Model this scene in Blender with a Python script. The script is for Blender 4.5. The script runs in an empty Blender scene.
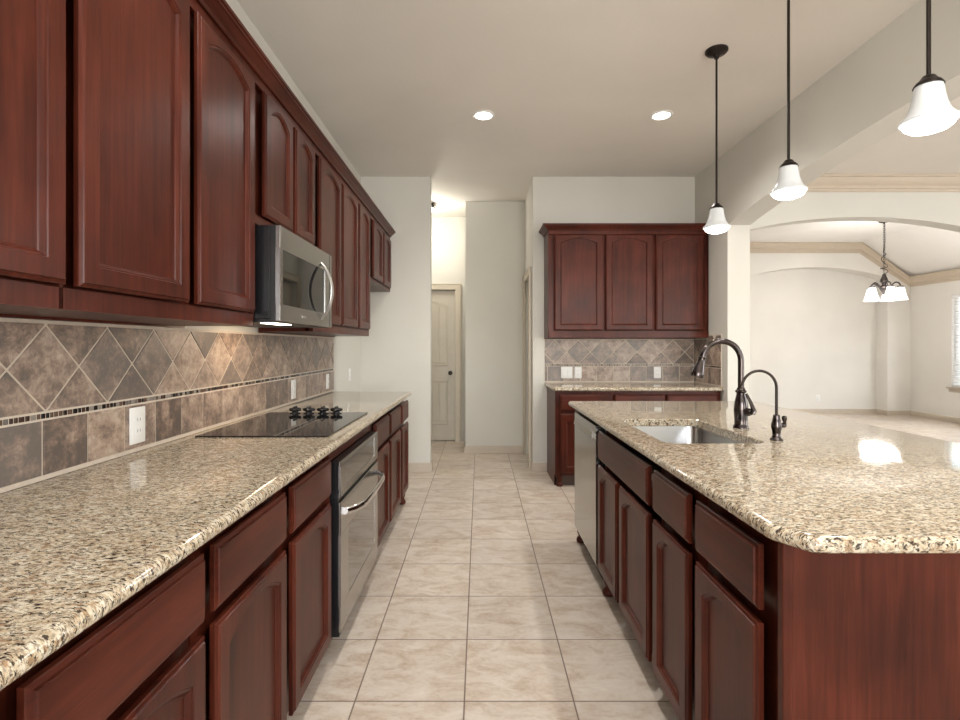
import bpy, bmesh, math, random
from mathutils import Vector, Matrix
random.seed(7)
S = bpy.context.scene
COL = S.collection
PI = math.pi

# ------------------------------------------------------------------ camera
FPX, HY, CX, CAMZ = 523.0, 346.0, 479.5, 1.29
cam = bpy.data.cameras.new('camera')
cam.sensor_fit = 'HORIZONTAL'; cam.sensor_width = 36.0
cam.lens = FPX / 960 * 36.0
cam.shift_x = (480 - CX) / 960
cam.shift_y = -(360 - HY) / 960
cam.clip_start = 0.02
camo = bpy.data.objects.new('camera', cam); COL.objects.link(camo)
camo.location = (0, 0, CAMZ); camo.rotation_euler = (PI / 2, 0, 0)
S.camera = camo

# ------------------------------------------------------------------ world, exposure
S.view_settings.view_transform = 'Standard'
S.view_settings.look = 'None'
S.view_settings.exposure = 0.60
S.view_settings.gamma = 1.0
S.view_settings.use_curve_mapping = False
w = bpy.data.worlds.new('sky'); S.world = w; w.use_nodes = True
nt = w.node_tree
bg = nt.nodes['Background']
sky = nt.nodes.new('ShaderNodeTexSky'); sky.sky_type = 'NISHITA'
sky.sun_elevation = math.radians(40); sky.sun_rotation = math.radians(200); sky.sun_disc = False
nt.links.new(sky.outputs[0], bg.inputs[0]); bg.inputs[1].default_value = 0.35
S.cycles.max_bounces = 8; S.cycles.diffuse_bounces = 5; S.cycles.glossy_bounces = 4
S.cycles.sample_clamp_indirect = 6.0
S.cycles.use_denoising = True

def area(name, loc, direction, sx, sy, power, color=(1, 1, 1), spread=PI):
    l = bpy.data.lights.new(name, 'AREA'); l.shape = 'RECTANGLE'; l.size = sx; l.size_y = sy
    l.energy = power; l.color = color; l.spread = spread
    o = bpy.data.objects.new(name, l); COL.objects.link(o); o.location = loc
    o.rotation_euler = Vector(direction).to_track_quat('-Z', 'Z').to_euler()
    return o
DAY = (0.97, 0.98, 1.0)
# daylight standing in the window openings of the rooms behind and beside the kitchen
area('daylight_rear_kitchen', (0.55, -3.44, 1.55), (0, 1, 0), 2.2, 1.7, 110, DAY)
area('daylight_rear_living', (4.9, -3.44, 1.55), (0, 1, 0), 3.4, 1.7, 90, DAY)
area('daylight_living_side', (7.98, 1.6, 1.5), (-1, 0, 0), 3.0, 1.7, 110, DAY)
area('daylight_dining_side', (8.22, 7.5, 1.40), (-1, 0, 0), 2.75, 1.6, 185, (1.0, 0.99, 0.98))

# ------------------------------------------------------------------ mesh helper
WL = {}
class MB:
    def __init__(self, T=None):
        self.v = []; self.f = []; self.T = T; self.col = []
        self.usecol = False
    def add(self, vs, fs, c=None):
        b = len(self.v)
        T = self.T
        for p in vs:
            self.v.append(Vector(T(*p)) if T else Vector(p))
        for f in fs:
            self.f.append([b + i for i in f]); self.col.append(c)
        if c is not None: self.usecol = True
        return self
    def box(self, x0, x1, y0, y1, z0, z1, bev=0.0, seg=1, c=None):
        if x0 > x1: x0, x1 = x1, x0
        if y0 > y1: y0, y1 = y1, y0
        if z0 > z1: z0, z1 = z1, z0
        if bev <= 0:
            vs = [(x0,y0,z0),(x1,y0,z0),(x1,y1,z0),(x0,y1,z0),(x0,y0,z1),(x1,y0,z1),(x1,y1,z1),(x0,y1,z1)]
            return self.add(vs, [(0,3,2,1),(4,5,6,7),(0,1,5,4),(1,2,6,5),(2,3,7,6),(3,0,4,7)], c)
        bm = bmesh.new(); bmesh.ops.create_cube(bm, size=1.0)
        for v in bm.verts:
            v.co = Vector(((x0+x1)/2 + v.co.x*(x1-x0), (y0+y1)/2 + v.co.y*(y1-y0), (z0+z1)/2 + v.co.z*(z1-z0)))
        b = min(bev, 0.45*min(x1-x0, y1-y0, z1-z0))
        bmesh.ops.bevel(bm, geom=bm.edges[:], offset=b, segments=seg, affect='EDGES', profile=0.5)
        bm.verts.index_update()
        vs = [tuple(v.co) for v in bm.verts]; fs = [[v.index for v in f.verts] for f in bm.faces]
        bm.free()
        return self.add(vs, fs, c)
    def loops(self, L, cap0=True, cap1=True, closed=True, c=None):
        n = len(L[0]); vs = [p for l in L for p in l]; fs = []
        for k in range(len(L)-1):
            for i in range(n if closed else n-1):
                j = (i+1) % n
                fs.append((k*n+i, k*n+j, (k+1)*n+j, (k+1)*n+i))
        if cap0: fs.append(tuple(reversed(range(n))))
        if cap1: fs.append(tuple((len(L)-1)*n + i for i in range(n)))
        return self.add(vs, fs, c)
    def lathe(self, prof, cx, cy, n=24, cap0=True, cap1=True, cz=0.0, R=None):
        L = []
        for r, z in prof:
            lp = []
            for i in range(n):
                a = 2*PI*i/n; p = Vector((r*math.cos(a), r*math.sin(a), z))
                if R is not None: p = R @ p
                lp.append((p.x+cx, p.y+cy, p.z+cz))
            L.append(lp)
        return self.loops(L, cap0, cap1)
    def tube(self, pts, r, n=10, caps=True):
        P = [Vector(p) for p in pts]; rs = r if isinstance(r, (list, tuple)) else [r]*len(P)
        L = []; up = None
        for i, p in enumerate(P):
            t = (P[min(i+1, len(P)-1)] - P[max(i-1, 0)]).normalized()
            if up is None:
                up = Vector((0,0,1)) if abs(t.z) < 0.9 else Vector((1,0,0))
            a = (up - t*up.dot(t)).normalized(); b = t.cross(a); up = a
            L.append([tuple(p + (a*math.cos(2*PI*k/n) + b*math.sin(2*PI*k/n))*rs[i]) for k in range(n)])
        return self.loops(L, caps, caps)
    def torus(self, c, R, r, axis, n=12, m=6, stretch=1.0):
        A = Vector(axis).normalized()
        U = Vector((0,0,1)) if abs(A.z) < .9 else Vector((1,0,0))
        U = (U - A*U.dot(A)).normalized(); V = A.cross(U)
        vs = []; fs = []
        for i in range(n):
            a = 2*PI*i/n; d = U*math.cos(a)*stretch + V*math.sin(a); d0 = (U*math.cos(a) + V*math.sin(a))
            for k in range(m):
                b = 2*PI*k/m
                vs.append(tuple(Vector(c) + d*R + d0*r*math.cos(b) + A*r*math.sin(b)))
        for i in range(n):
            for k in range(m):
                fs.append((i*m+k, ((i+1)%n)*m+k, ((i+1)%n)*m+(k+1)%m, i*m+(k+1)%m))
        return self.add(vs, fs)
    def build(self, name, mat, parent=None, smooth=True, angle=35):
        me = bpy.data.meshes.new(name)
        o = bpy.data.objects.new(name, me); COL.objects.link(o)
        off = Vector((0,0,0))
        if parent is not None:
            o.parent = parent; off = WL[parent.name]; WL[o.name] = off
        else:
            xs = [v.x for v in self.v]; ys = [v.y for v in self.v]; zs = [v.z for v in self.v]
            off = Vector(((min(xs)+max(xs))/2, (min(ys)+max(ys))/2, min(zs))) if getattr(self, 'recenter', False) else Vector((0,0,0))
            o.location = off; WL[o.name] = off
        me.from_pydata([tuple(v - off) for v in self.v], [], self.f)
        if self.usecol:
            at = me.attributes.new('tint', 'FLOAT_COLOR', 'FACE')
            for i, c in enumerate(self.col):
                at.data[i].color = (*(c or (0,0,0)), 1.0)
        bm = bmesh.new(); bm.from_mesh(me)
        if getattr(self, 'weld', False): bmesh.ops.remove_doubles(bm, verts=bm.verts[:], dist=1e-6)
        bmesh.ops.recalc_face_normals(bm, faces=bm.faces[:]); bm.to_mesh(me); bm.free()
        me.materials.append(mat)
        if smooth:
            me.polygons.foreach_set('use_smooth', [True]*len(me.polygons))
            me.set_sharp_from_angle(angle=math.radians(angle))
        return o

def thing(name, label, cat, loc, group=None):
    o = bpy.data.objects.new(name, None); COL.objects.link(o)
    o.empty_display_size = 0.1
    o.location = loc; WL[o.name] = Vector(loc)
    tag(o, label, cat, group); return o
def tag(o, label, cat, group=None):
    o['label'] = label; o['category'] = cat
    if group: o['group'] = group
    return o
def struct(o):
    o['kind'] = 'structure'; return o
def copy_tree(o, loc, label, parent=None):
    c = o.copy(); COL.objects.link(c)
    if parent is not None: c.parent = parent
    else:
        c.location = loc; c['label'] = label
    for ch in list(o.children): copy_tree(ch, None, None, c)
    return c

# ------------------------------------------------------------------ materials
class NT:
    def __init__(self, name):
        self.m = bpy.data.materials.new(name); self.m.use_nodes = True
        self.t = self.m.node_tree; self.b = self.t.nodes['Principled BSDF']
    def n(self, ty, **kw):
        x = self.t.nodes.new(ty)
        for k, v in kw.items(): setattr(x, k, v)
        return x
    def l(self, a, b): self.t.links.new(a, b)
    def mapping(self, scale=(1,1,1), rot=(0,0,0), rnd=0.0):
        tc = self.n('ShaderNodeTexCoord'); src = tc.outputs['Object']
        if rnd:
            oi = self.n('ShaderNodeObjectInfo'); mu = self.n('ShaderNodeVectorMath', operation='SCALE')
            cb = self.n('ShaderNodeCombineXYZ')
            for i in range(3): self.l(oi.outputs['Random'], cb.inputs[i])
            self.l(cb.outputs[0], mu.inputs[0]); mu.inputs['Scale'].default_value = rnd
            ad = self.n('ShaderNodeVectorMath', operation='ADD'); self.l(src, ad.inputs[0]); self.l(mu.outputs[0], ad.inputs[1]); src = ad.outputs[0]
        mp = self.n('ShaderNodeMapping'); mp.inputs['Scale'].default_value = scale; mp.inputs['Rotation'].default_value = rot
        self.l(src, mp.inputs['Vector']); return mp.outputs[0]
    def noise(self, vec, scale, detail=3, rough=0.55, dist=0.0):
        x = self.n('ShaderNodeTexNoise'); x.inputs['Scale'].default_value = scale; x.inputs['Detail'].default_value = detail
        x.inputs['Roughness'].default_value = rough; x.inputs['Distortion'].default_value = dist
        self.l(vec, x.inputs['Vector']); return x.outputs['Fac']
    def ramp(self, fac, stops, interp='LINEAR'):
        x = self.n('ShaderNodeValToRGB'); r = x.color_ramp; r.interpolation = interp
        while len(r.elements) < len(stops): r.elements.new(0.5)
        for e, (p, c) in zip(r.elements, stops):
            e.position = p; e.color = (*c, 1) if len(c) == 3 else c
        self.l(fac, x.inputs[0]); return x.outputs['Color']
    def mix(self, fac, a, b, blend='MIX'):
        x = self.n('ShaderNodeMix', data_type='RGBA', blend_type=blend)
        for sock, val in ((0, fac), (6, a), (7, b)):
            if hasattr(val, 'is_linked'): self.l(val, x.inputs[sock])
            elif sock == 0: x.inputs[0].default_value = val
            else: x.inputs[sock].default_value = (*val, 1)
        return x.outputs[2]
    def math(self, op, a, b=None):
        x = self.n('ShaderNodeMath', operation=op)
        for i, v in ((0, a), (1, b)):
            if v is None: continue
            if hasattr(v, 'is_linked'): self.l(v, x.inputs[i])
            else: x.inputs[i].default_value = v
        return x.outputs[0]
    def bump(self, h, strength, dist=0.01):
        x = self.n('ShaderNodeBump'); x.inputs['Strength'].default_value = strength; x.inputs['Distance'].default_value = dist
        self.l(h, x.inputs['Height']); self.l(x.outputs[0], self.b.inputs['Normal'])
    def set(self, **kw):
        for k, v in kw.items():
            s = self.b.inputs[k.replace('_', ' ')]
            if hasattr(v, 'is_linked'): self.l(v, s)
            elif isinstance(v, tuple): s.default_value = (*v, 1)
            else: s.default_value = v
        return self

def plain(name, col, rough=0.5, metal=0.0, var=0.06, scale=8, **kw):
    t = NT(name); v = t.mapping()
    f = t.noise(v, scale, 3)
    a = tuple(max(0, c*(1-var)) for c in col); b = tuple(c*(1+var) for c in col)
    t.set(Base_Color=t.ramp(f, [(0.3, a), (0.7, b)]), Roughness=rough, Metallic=metal, **kw)
    return t.m
def paint(name, col, bump=0.12, scale=90):
    t = NT(name); v = t.mapping()
    f = t.noise(v, 1.3, 2)
    a = tuple(c*0.975 for c in col); b = tuple(min(1, c*1.025) for c in col)
    t.set(Base_Color=t.ramp(f, [(0.35, a), (0.65, b)]), Roughness=0.75)
    t.bump(t.noise(v, scale, 3, 0.6), bump, 0.004)
    return t.m
def wood(name, axis, dark=(0.021,0.0044,0.0025), mid=(0.062,0.0128,0.0066), lite=(0.108,0.0235,0.0125), rough=0.27):
    sc = [34.0, 34.0, 34.0]; sc['xyz'.index(axis)] = 1.6
    t = NT(name); v = t.mapping(tuple(sc), rnd=17.0)
    g = t.noise(v, 1.0, 5, 0.6, 0.6)
    sc2 = [150.0]*3; sc2['xyz'.index(axis)] = 6.0
    v2 = t.mapping(tuple(sc2), rnd=9.0); fine = t.noise(v2, 1.0, 2)
    v3 = t.mapping((3.2, 3.2, 3.2), rnd=31.0); blot = t.noise(v3, 1.0, 3)
    k = t.math('ADD', t.math('MULTIPLY', g, 0.40), t.math('ADD', t.math('MULTIPLY', fine, 0.18), t.math('MULTIPLY', blot, 0.42)))
    c = t.ramp(k, [(0.32, dark), (0.5, mid), (0.68, lite)])
    t.set(Base_Color=c, Roughness=t.math('ADD', t.math('MULTIPLY', fine, 0.10), rough), Specular_IOR_Level=0.19)
    t.bump(fine, 0.05, 0.002)
    return t.m
def granite(name, ang):
    t = NT(name); v = t.mapping((1.0, 1.9, 1.0), (0, 0, ang))
    n1 = t.noise(v, 40, 5, 0.65, 0.5)
    base = t.ramp(n1, [(0.32, (0.35,0.275,0.18)), (0.44, (0.47,0.39,0.275)), (0.52, (0.55,0.48,0.36)), (0.64, (0.63,0.585,0.48))])
    n2 = t.noise(v, 52, 3, 0.6, 0.5)
    gold = t.ramp(n2, [(0.56, (0,0,0)), (0.63, (1,1,1))])
    c = t.mix(t.math('MULTIPLY', gold, 0.7), base, (0.24,0.125,0.05))
    mp3 = t.mapping((1.0, 1.7, 1.0), (0, 0, ang - 0.2))
    n4 = t.noise(mp3, 120, 4, 0.65, 0.5)
    gr = t.ramp(n4, [(0.51, (0,0,0)), (0.56, (1,1,1))])
    c = t.mix(t.math('MULTIPLY', gr, 0.60), c, (0.16,0.125,0.095))
    mp2 = t.mapping((1.0, 2.3, 1.0), (0, 0, ang + 0.15))
    n3 = t.noise(mp2, 84, 5, 0.7, 0.7)
    dk = t.ramp(n3, [(0.54, (0,0,0)), (0.57, (1,1,1))])
    c = t.mix(t.math('MULTIPLY', dk, 0.95), c, (0.026,0.018,0.013))
    t.set(Base_Color=c, Roughness=0.07, Specular_IOR_Level=0.55)
    return t.m
def floor_tile(name, x0, y0, sx, sy):
    t = NT(name)
    tc = t.n('ShaderNodeTexCoord'); sp = t.n('ShaderNodeSeparateXYZ'); t.l(tc.outputs['Object'], sp.inputs[0])
    u = t.math('DIVIDE', t.math('SUBTRACT', sp.outputs[0], x0), sx); q = t.math('DIVIDE', t.math('SUBTRACT', sp.outputs[1], y0), sy)
    fu = t.math('FRACT', u); fq = t.math('FRACT', q); iu = t.math('FLOOR', u); iq = t.math('FLOOR', q)
    du = t.math('MINIMUM', fu, t.math('SUBTRACT', 1.0, fu)); dq = t.math('MINIMUM', fq, t.math('SUBTRACT', 1.0, fq))
    d = t.math('MINIMUM', du, dq)
    cb = t.n('ShaderNodeCombineXYZ'); t.l(iu, cb.inputs[0]); t.l(iq, cb.inputs[1])
    wn = t.n('ShaderNodeTexWhiteNoise', noise_dimensions='2D'); t.l(cb.outputs[0], wn.inputs['Vector'])
    sc = t.n('ShaderNodeVectorMath', operation='SCALE'); t.l(wn.outputs['Color'], sc.inputs[0]); sc.inputs['Scale'].default_value = 40.0
    ad = t.n('ShaderNodeVectorMath', operation='ADD'); t.l(tc.outputs['Object'], ad.inputs[0]); t.l(sc.outputs[0], ad.inputs[1])
    mp = t.n('ShaderNodeMapping'); mp.inputs['Scale'].default_value = (1.0, 1.7, 1.0); mp.inputs['Rotation'].default_value = (0, 0, 0.5); t.l(ad.outputs[0], mp.inputs['Vector'])
    n1 = t.noise(mp.outputs[0], 5.5, 7, 0.62, 0.9)
    n2 = t.noise(mp.outputs[0], 26, 4, 0.6, 1.2)
    k = t.math('ADD', t.math('MULTIPLY', n1, 0.72), t.math('MULTIPLY', n2, 0.28))
    c = t.ramp(k, [(0.33, (0.40,0.305,0.225)), (0.43, (0.505,0.415,0.33)), (0.52, (0.585,0.51,0.43)), (0.66, (0.655,0.595,0.52))])
    tv = t.math('ADD', t.math('MULTIPLY', wn.outputs['Value'], 0.12), 0.88)
    vm = t.n('ShaderNodeVectorMath', operation='SCALE'); t.l(c, vm.inputs[0]); t.l(tv, vm.inputs['Scale'])
    m = t.ramp(d, [(0.0055, (0,0,0)), (0.0085, (1,1,1))])
    t.set(Base_Color=t.mix(m, (0.17,0.125,0.095), vm.outputs[0]), Roughness=t.math('ADD', t.math('MULTIPLY', n2, 0.15), 0.30))
    t.bump(t.math('ADD', m, t.math('MULTIPLY', n2, 0.15)), 0.25, 0.004)
    return t.m
def stone_tile(name):
    t = NT(name); at = t.n('ShaderNodeAttribute', attribute_name='tint')
    sp = t.n('ShaderNodeSeparateColor'); t.l(at.outputs['Color'], sp.inputs[0])
    sc = t.n('ShaderNodeVectorMath', operation='SCALE'); t.l(at.outputs['Color'], sc.inputs[0]); sc.inputs['Scale'].default_value = 30
    tc = t.n('ShaderNodeTexCoord'); ad = t.n('ShaderNodeVectorMath', operation='ADD'); t.l(tc.outputs['Object'], ad.inputs[0]); t.l(sc.outputs[0], ad.inputs[1])
    n1 = t.noise(ad.outputs[0], 12, 9, 0.72, 0.35)
    n2 = t.noise(ad.outputs[0], 50, 5, 0.72, 0.6)
    k = t.math('ADD', t.math('MULTIPLY', n1, 0.60), t.math('ADD', t.math('MULTIPLY', n2, 0.27), t.math('MULTIPLY', t.math('SUBTRACT', sp.outputs[0], 0.25), 0.14)))
    c = t.ramp(k, [(0.39, (0.105,0.080,0.066)), (0.46, (0.22,0.155,0.118)), (0.52, (0.36,0.262,0.20)), (0.60, (0.52,0.42,0.335))])
    c2 = t.mix(t.math('MULTIPLY', sp.outputs[1], 0.32), c, (0.27,0.24,0.215))
    t.set(Base_Color=c2, Roughness=0.34); t.bump(t.math('ADD', n1, n2), 0.25, 0.006)
    return t.m
def tinted(name, rough):
    t = NT(name); at = t.n('ShaderNodeAttribute', attribute_name='tint'); t.set(Base_Color=at.outputs['Color'], Roughness=rough); return t.m
def steel(name, col=(0.44,0.43,0.415), rough=0.26, axis='y'):
    t = NT(name); sc = [220.0]*3; sc['xyz'.index(axis)] = 3.0
    v = t.mapping(tuple(sc)); f = t.noise(v, 1.0, 2)
    a = tuple(c*0.97 for c in col)
    t.set(Base_Color=t.ramp(f, [(0.3, a), (0.7, col)]), Metallic=1.0, Roughness=t.math('ADD', t.math('MULTIPLY', f, 0.03), rough - 0.015))
    return t.m
def glow(name, col, strength):
    t = NT(name); v = t.mapping(); f = t.noise(v, 20, 1)
    t.set(Base_Color=t.ramp(f, [(0.3, (0.8,0.8,0.8)), (0.7, (0.85,0.85,0.85))]), Emission_Color=col, Emission_Strength=strength, Roughness=0.4); return t.m
def frosted(name, em):
    t = NT(name); v = t.mapping(); f = t.noise(v, 14, 2)
    t.set(Base_Color=t.ramp(f, [(0.3, (0.56,0.585,0.60)), (0.7, (0.61,0.635,0.645))]), Roughness=0.25, Emission_Color=(1.0,0.99,0.97), Emission_Strength=em, Transmission_Weight=0.0); return t.m

M = dict(
    wall=paint('wall_paint', (0.62,0.605,0.55)), ceiling=paint('ceiling_paint', (0.74,0.705,0.65), 0.35, 60),
    wall_warm=paint('dining_paint', (0.735,0.712,0.67)),
    trim=plain('trim_paint', (0.52,0.44,0.345), 0.45, var=0.03), casing=plain('casing_paint', (0.55,0.49,0.39), 0.42, var=0.03),
    base=plain('baseboard_paint', (0.52,0.45,0.365), 0.45, var=0.03), door=plain('door_paint', (0.52,0.475,0.395), 0.4, var=0.03),
    floor=floor_tile('floor_stone_tile', -0.055, 1.899, 0.3975, 0.399),
    wz=wood('cherry_upright_grain', 'z'), wy=wood('cherry_lengthwise_grain', 'y'), wx=wood('cherry_crosswise_grain', 'x'),
    wdark=plain('cabinet_shadow_board', (0.035,0.012,0.008), 0.5),
    kick=plain('toe_kick_board', (0.055,0.03,0.02), 0.5),
    granite=granite('granite_counter', 0.45), granite2=granite('granite_island', -0.75),
    grout=plain('tile_grout', (0.60,0.52,0.43), 0.85, scale=60), stone=stone_tile('slate_tile'), mosaic=tinted('mosaic_tile', 0.2),
    steel=steel('brushed_steel_upright', (0.40,0.395,0.385), 0.18, axis='z'), steely=steel('brushed_steel_lengthwise', axis='y'),
    sink=steel('sink_steel', (0.42,0.42,0.42), 0.22, 'x'), bright=plain('satin_silver', (0.72,0.71,0.70), 0.28, 0.9, 0.02), chrome=plain('polished_chrome', (0.75,0.75,0.75), 0.10, 1.0, 0.02),
    blackglass=plain('black_glass', (0.006,0.006,0.006), 0.03, 0.0, 0.02, Specular_IOR_Level=0.8),
    ovenglass=plain('oven_glass', (0.030,0.028,0.026), 0.05, 0.0, 0.02, Specular_IOR_Level=1.0, Coat_Weight=0.6, Coat_Roughness=0.03),
    black=plain('black_enamel', (0.008,0.008,0.009), 0.25, 0.0, 0.05), blackp=plain('black_plastic', (0.015,0.015,0.016), 0.35),
    bronze=plain('oil_rubbed_bronze', (0.035,0.028,0.025), 0.35, 0.85), gun=plain('faucet_bronze', (0.085,0.072,0.070), 0.17, 1.0, 0.08),
    plate=plain('outlet_plastic', (0.80,0.80,0.78), 0.35, var=0.02), slot=plain('outlet_slot', (0.05,0.05,0.05), 0.5),
    white=plain('white_enamel', (0.80,0.79,0.77), 0.4, var=0.02), blind=plain('blind_slats', (0.82,0.82,0.80), 0.5, var=0.02),
    can=glow('can_lens', (1,0.97,0.92), 14.0), bulb=glow('lamp_glow', (1,0.98,0.95), 9.0), shade=frosted('frosted_glass', 0.03), shade2=frosted('chandelier_glass', 1.5),
    uled=glow('hood_lamp', (1,0.85,0.65), 6.0),
)
gp = NT('window_glass'); gp.set(Base_Color=(0.95,0.97,0.97), Roughness=0.02, Transmission_Weight=1.0, IOR=1.1); M['glass'] = gp.m

CEIL = 3.035
XL, YB, XR = -1.225, 5.39, 2.22
# ------------------------------------------------------------------ setting
def sbox(name, mat, *a, bev=0.0):
    return struct(MB().box(*a, bev=bev).build(name, mat))
sbox('floor', M['floor'], -2.2, 8.3, -3.6, 10.2, -0.1, 0.0)
c = MB()
c.box(XL-0.12, 8.3, -3.6, 5.56, CEIL, CEIL+0.1)
c.box(-2.2, 0.75, 5.5601, 7.3, CEIL, CEIL+0.1)
struct(c.build('ceiling', M['ceiling']))
sbox('wall_left', M['wall'], XL-0.12, XL, -3.5, YB+0.12, 0, CEIL)
sbox('wall_alcove', M['wall'], XL, -0.505, YB, YB+0.12, 0, CEIL)
sbox('wall_hall_side', M['wall'], -2.1, -2.0, YB, 7.2, 0, CEIL)
sbox('wall_hall_front', M['wall'], -2.0, XL-0.12, YB, YB+0.12, 0, CEIL)
m = MB(); m.box(-2.0, -1.10, 7.06, 7.18, 0, CEIL).box(-0.325, -0.169, 7.06, 7.18, 0, CEIL).box(-1.10, -0.325, 7.06, 7.18, 2.05, CEIL).box(-1.10, -0.325, 7.155, 7.18, 0, 2.05)  # last box: unseen filler behind the door, added to block leaking sky light
struct(m.build('wall_hall_back', M['wall']))
sbox('wall_hall_centre', M['wall'], -0.169, 0.55, 6.31, 7.06, 0, CEIL)
m = MB(); m.box(0.55, 0.67, YB+0.12, 5.622, 0, CEIL).box(0.55, 0.67, 6.228, 6.31, 0, CEIL).box(0.55, 0.67, 5.622, 6.228, 2.05, CEIL)
struct(m.build('wall_hall_right', M['wall']))
sbox('wall_back', M['wall'], 0.55, 2.42, YB, YB+0.12, 0, CEIL)

def arch_wall(name, mat, a0, a1, o0, o1, spring, crown, h, place, parab=True, N=28):
    """Wall from a0 to a1 with an arched opening o0..o1; place(a, z, side) gives the point."""
    m = MB(); c = (o0+o1)/2; hw = (o1-o0)/2
    arc = []
    R = (hw*hw + (crown-spring)**2) / (2*(crown-spring))
    for i in range(N+1):
        a = o0 + (o1-o0)*i/N
        z = crown - R + math.sqrt(max(0, R*R-(a-c)**2))
        arc.append((a, z))
    def quad(pts):
        m.add([place(a, z, 0) for a, z in pts] + [place(a, z, 1) for a, z in pts],
              [tuple(range(len(pts))), tuple(reversed(range(len(pts), 2*len(pts))))])
    quad([(a0,0),(o0,0),(o0,spring),(o0,h),(a0,h)])
    quad([(o1,0),(a1,0),(a1,h),(o1,h),(o1,spring)])
    for i in range(N):
        quad([arc[i], arc[i+1], (arc[i+1][0], h), (arc[i][0], h)])
    edge = [(o0,0)] + arc + [(o1,0)]
    for i in range(len(edge)-1):
        (p, q), (r, s) = edge[i], edge[i+1]
        m.add([place(p,q,0), place(r,s,0), place(r,s,1), place(p,q,1)], [(0,1,2,3)])
    per = [(a1,0),(a1,h),(a0,h),(a0,0)]
    for i in range(3):
        (p, q), (r, s) = per[i], per[i+1]
        m.add([place(p,q,0), place(r,s,0), place(r,s,1), place(p,q,1)], [(0,1,2,3)])
    bm_merge = m
    o = m.build(name, mat, smooth=True, angle=30)
    bm = bmesh.new(); bm.from_mesh(o.data); bmesh.ops.remove_doubles(bm, verts=bm.verts[:], dist=1e-5)
    bmesh.ops.recalc_face_normals(bm, faces=bm.faces[:]); bm.to_mesh(o.data); bm.free()
    o.data.set_sharp_from_angle(angle=math.radians(30))
    return struct(o)
arch_wall('wall_right', M['wall'], -3.5, YB, 0.36, 4.68, 2.372, 2.548, CEIL, lambda a, z, s: (XR + 0.2*s, a, z))
arch_wall('wall_dining_arch', M['wall'], 2.42, 8.01, 2.46, 5.44, 2.41, 2.62, CEIL+0.3, lambda a, z, s: (a, YB + 0.17*s, z))
sbox('wall_dining_left', M['wall_warm'], 2.3, 2.42, 5.565, 10.1, 0, 3.3)
arch_wall('wall_dining_back', M['wall_warm'], 2.42, 8.01, 4.92, 7.583, 2.56, 2.755, 3.3, lambda a, z, s: (a, 9.72 + 0.28*s, z))
sbox('wall_dining_niche', M['wall_warm'], 4.8, 7.7, 10.0, 10.1, 0, 2.9)
# window walls
def holed(name, mat, a0, a1, h, holes, place):
    m = MB()
    xs = sorted(set([a0, a1] + [x for q in holes for x in q[:2]])); zs = sorted(set([0, h] + [z for q in holes for z in q[2:]]))
    for i in range(len(xs)-1):
        for k in range(len(zs)-1):
            cx, cz = (xs[i]+xs[i+1])/2, (zs[k]+zs[k+1])/2
            if any(q[0] < cx < q[1] and q[2] < cz < q[3] for q in holes): continue
            p = [place(xs[i], zs[k], 0), place(xs[i+1], zs[k+1], 1)]
            m.box(p[0][0], p[1][0], p[0][1], p[1][1], p[0][2], p[1][2])
    return struct(m.build(name, mat))
holed('wall_window_side', M['wall_warm'], -3.5, 10.1, 3.3, [(0.1,3.1,0.6,2.4), (6.1,8.875,0.60,2.16)], lambda a, z, s: (8.01+0.12*s, a, z))
holed('wall_rear', M['wall'], XL, 8.01, CEIL, [(-0.55,1.65,0.7,2.4), (3.2,6.6,0.7,2.4)], lambda a, z, s: (a, -3.5-0.1*s, z))
# dining ceiling: flat with a slope down to the window wall
m = MB(); P = [(2.3,3.20),(7.06,3.20),(8.13,2.57-0.08),(8.13,3.4),(2.3,3.4)]
m.loops([[(x, 5.561, z) for x, z in P], [(x, 10.1, z) for x, z in P]])
struct(m.build('ceiling_dining', paint('dining_ceiling_paint', (0.80,0.775,0.74)), smooth=False))

def sweep(name, mat, prof, path, outs, z_of=None):
    m = MB(); L = []
    for (x, y, z), (ox, oy) in zip(path, outs):
        L.append([(x + ox*o, y + oy*o, z - d) for o, d in prof])
    m.loops(L)
    return struct(m.build(name, mat, smooth=True, angle=20))
CR = [(0,0),(0.095,0),(0.095,0.022),(0.078,0.03),(0.07,0.045),(0.045,0.085),(0.028,0.10),(0.026,0.125),(0.015,0.132),(0.013,0.158),(0,0.16)]
sweep('trim_1', M['trim'], CR, [(2.42,YB,CEIL),(8.01,YB,CEIL)], [(0,-1)]*2)
CR2 = [(o*1.05, d*1.15) for o, d in CR]
sweep('trim_2', M['trim'], CR2, [(2.42,9.72,3.20),(7.06,9.72,3.20),(8.01,9.72,2.57),(8.01,5.57,2.57)], [(0,-1),(0,-1),(-1,-1),(-1,0)])
BB = [(0,0.088),(0.008,0.088),(0.012,0.078),(0.012,0.066),(0.015,0.062),(0.015,0),(0,0)]
def board(name, pts, outs):
    m = MB(); L = []
    for (x, y), (ox, oy) in zip(pts, outs): L.append([(x+ox*o, y+oy*o, z) for o, z in BB])
    m.loops(L); return struct(m.build(name, M['base'], smooth=False))
board('baseboard_alcove', [(XL+0.001,YB),(-0.505,YB),(-0.505,YB+0.12)], [(0,-1),(1,-1),(1,0)])
board('baseboard_hall', [(-0.169,7.06),(-0.169,6.31),(0.549,6.31)], [(-1,0),(-1,-1),(0,-1)])
board('baseboard_back', [(0.55,5.5),(0.55,YB),(0.692,YB)], [(-1,0),(-1,-1),(0,-1)])
board('baseboard_niche', [(4.92,10.0),(7.583,10.0),(7.583,9.72),(8.01,9.72),(8.01,5.57)], [(0,-1),(-1,-1),(-1,-1),(-1,-1),(-1,0)])
board('baseboard_pillar', [(XR,4.70),(XR,4.68),(2.42,4.68),(2.42,4.9)], [(-1,0),(-1,-1),(1,-1),(1,0)])

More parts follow.
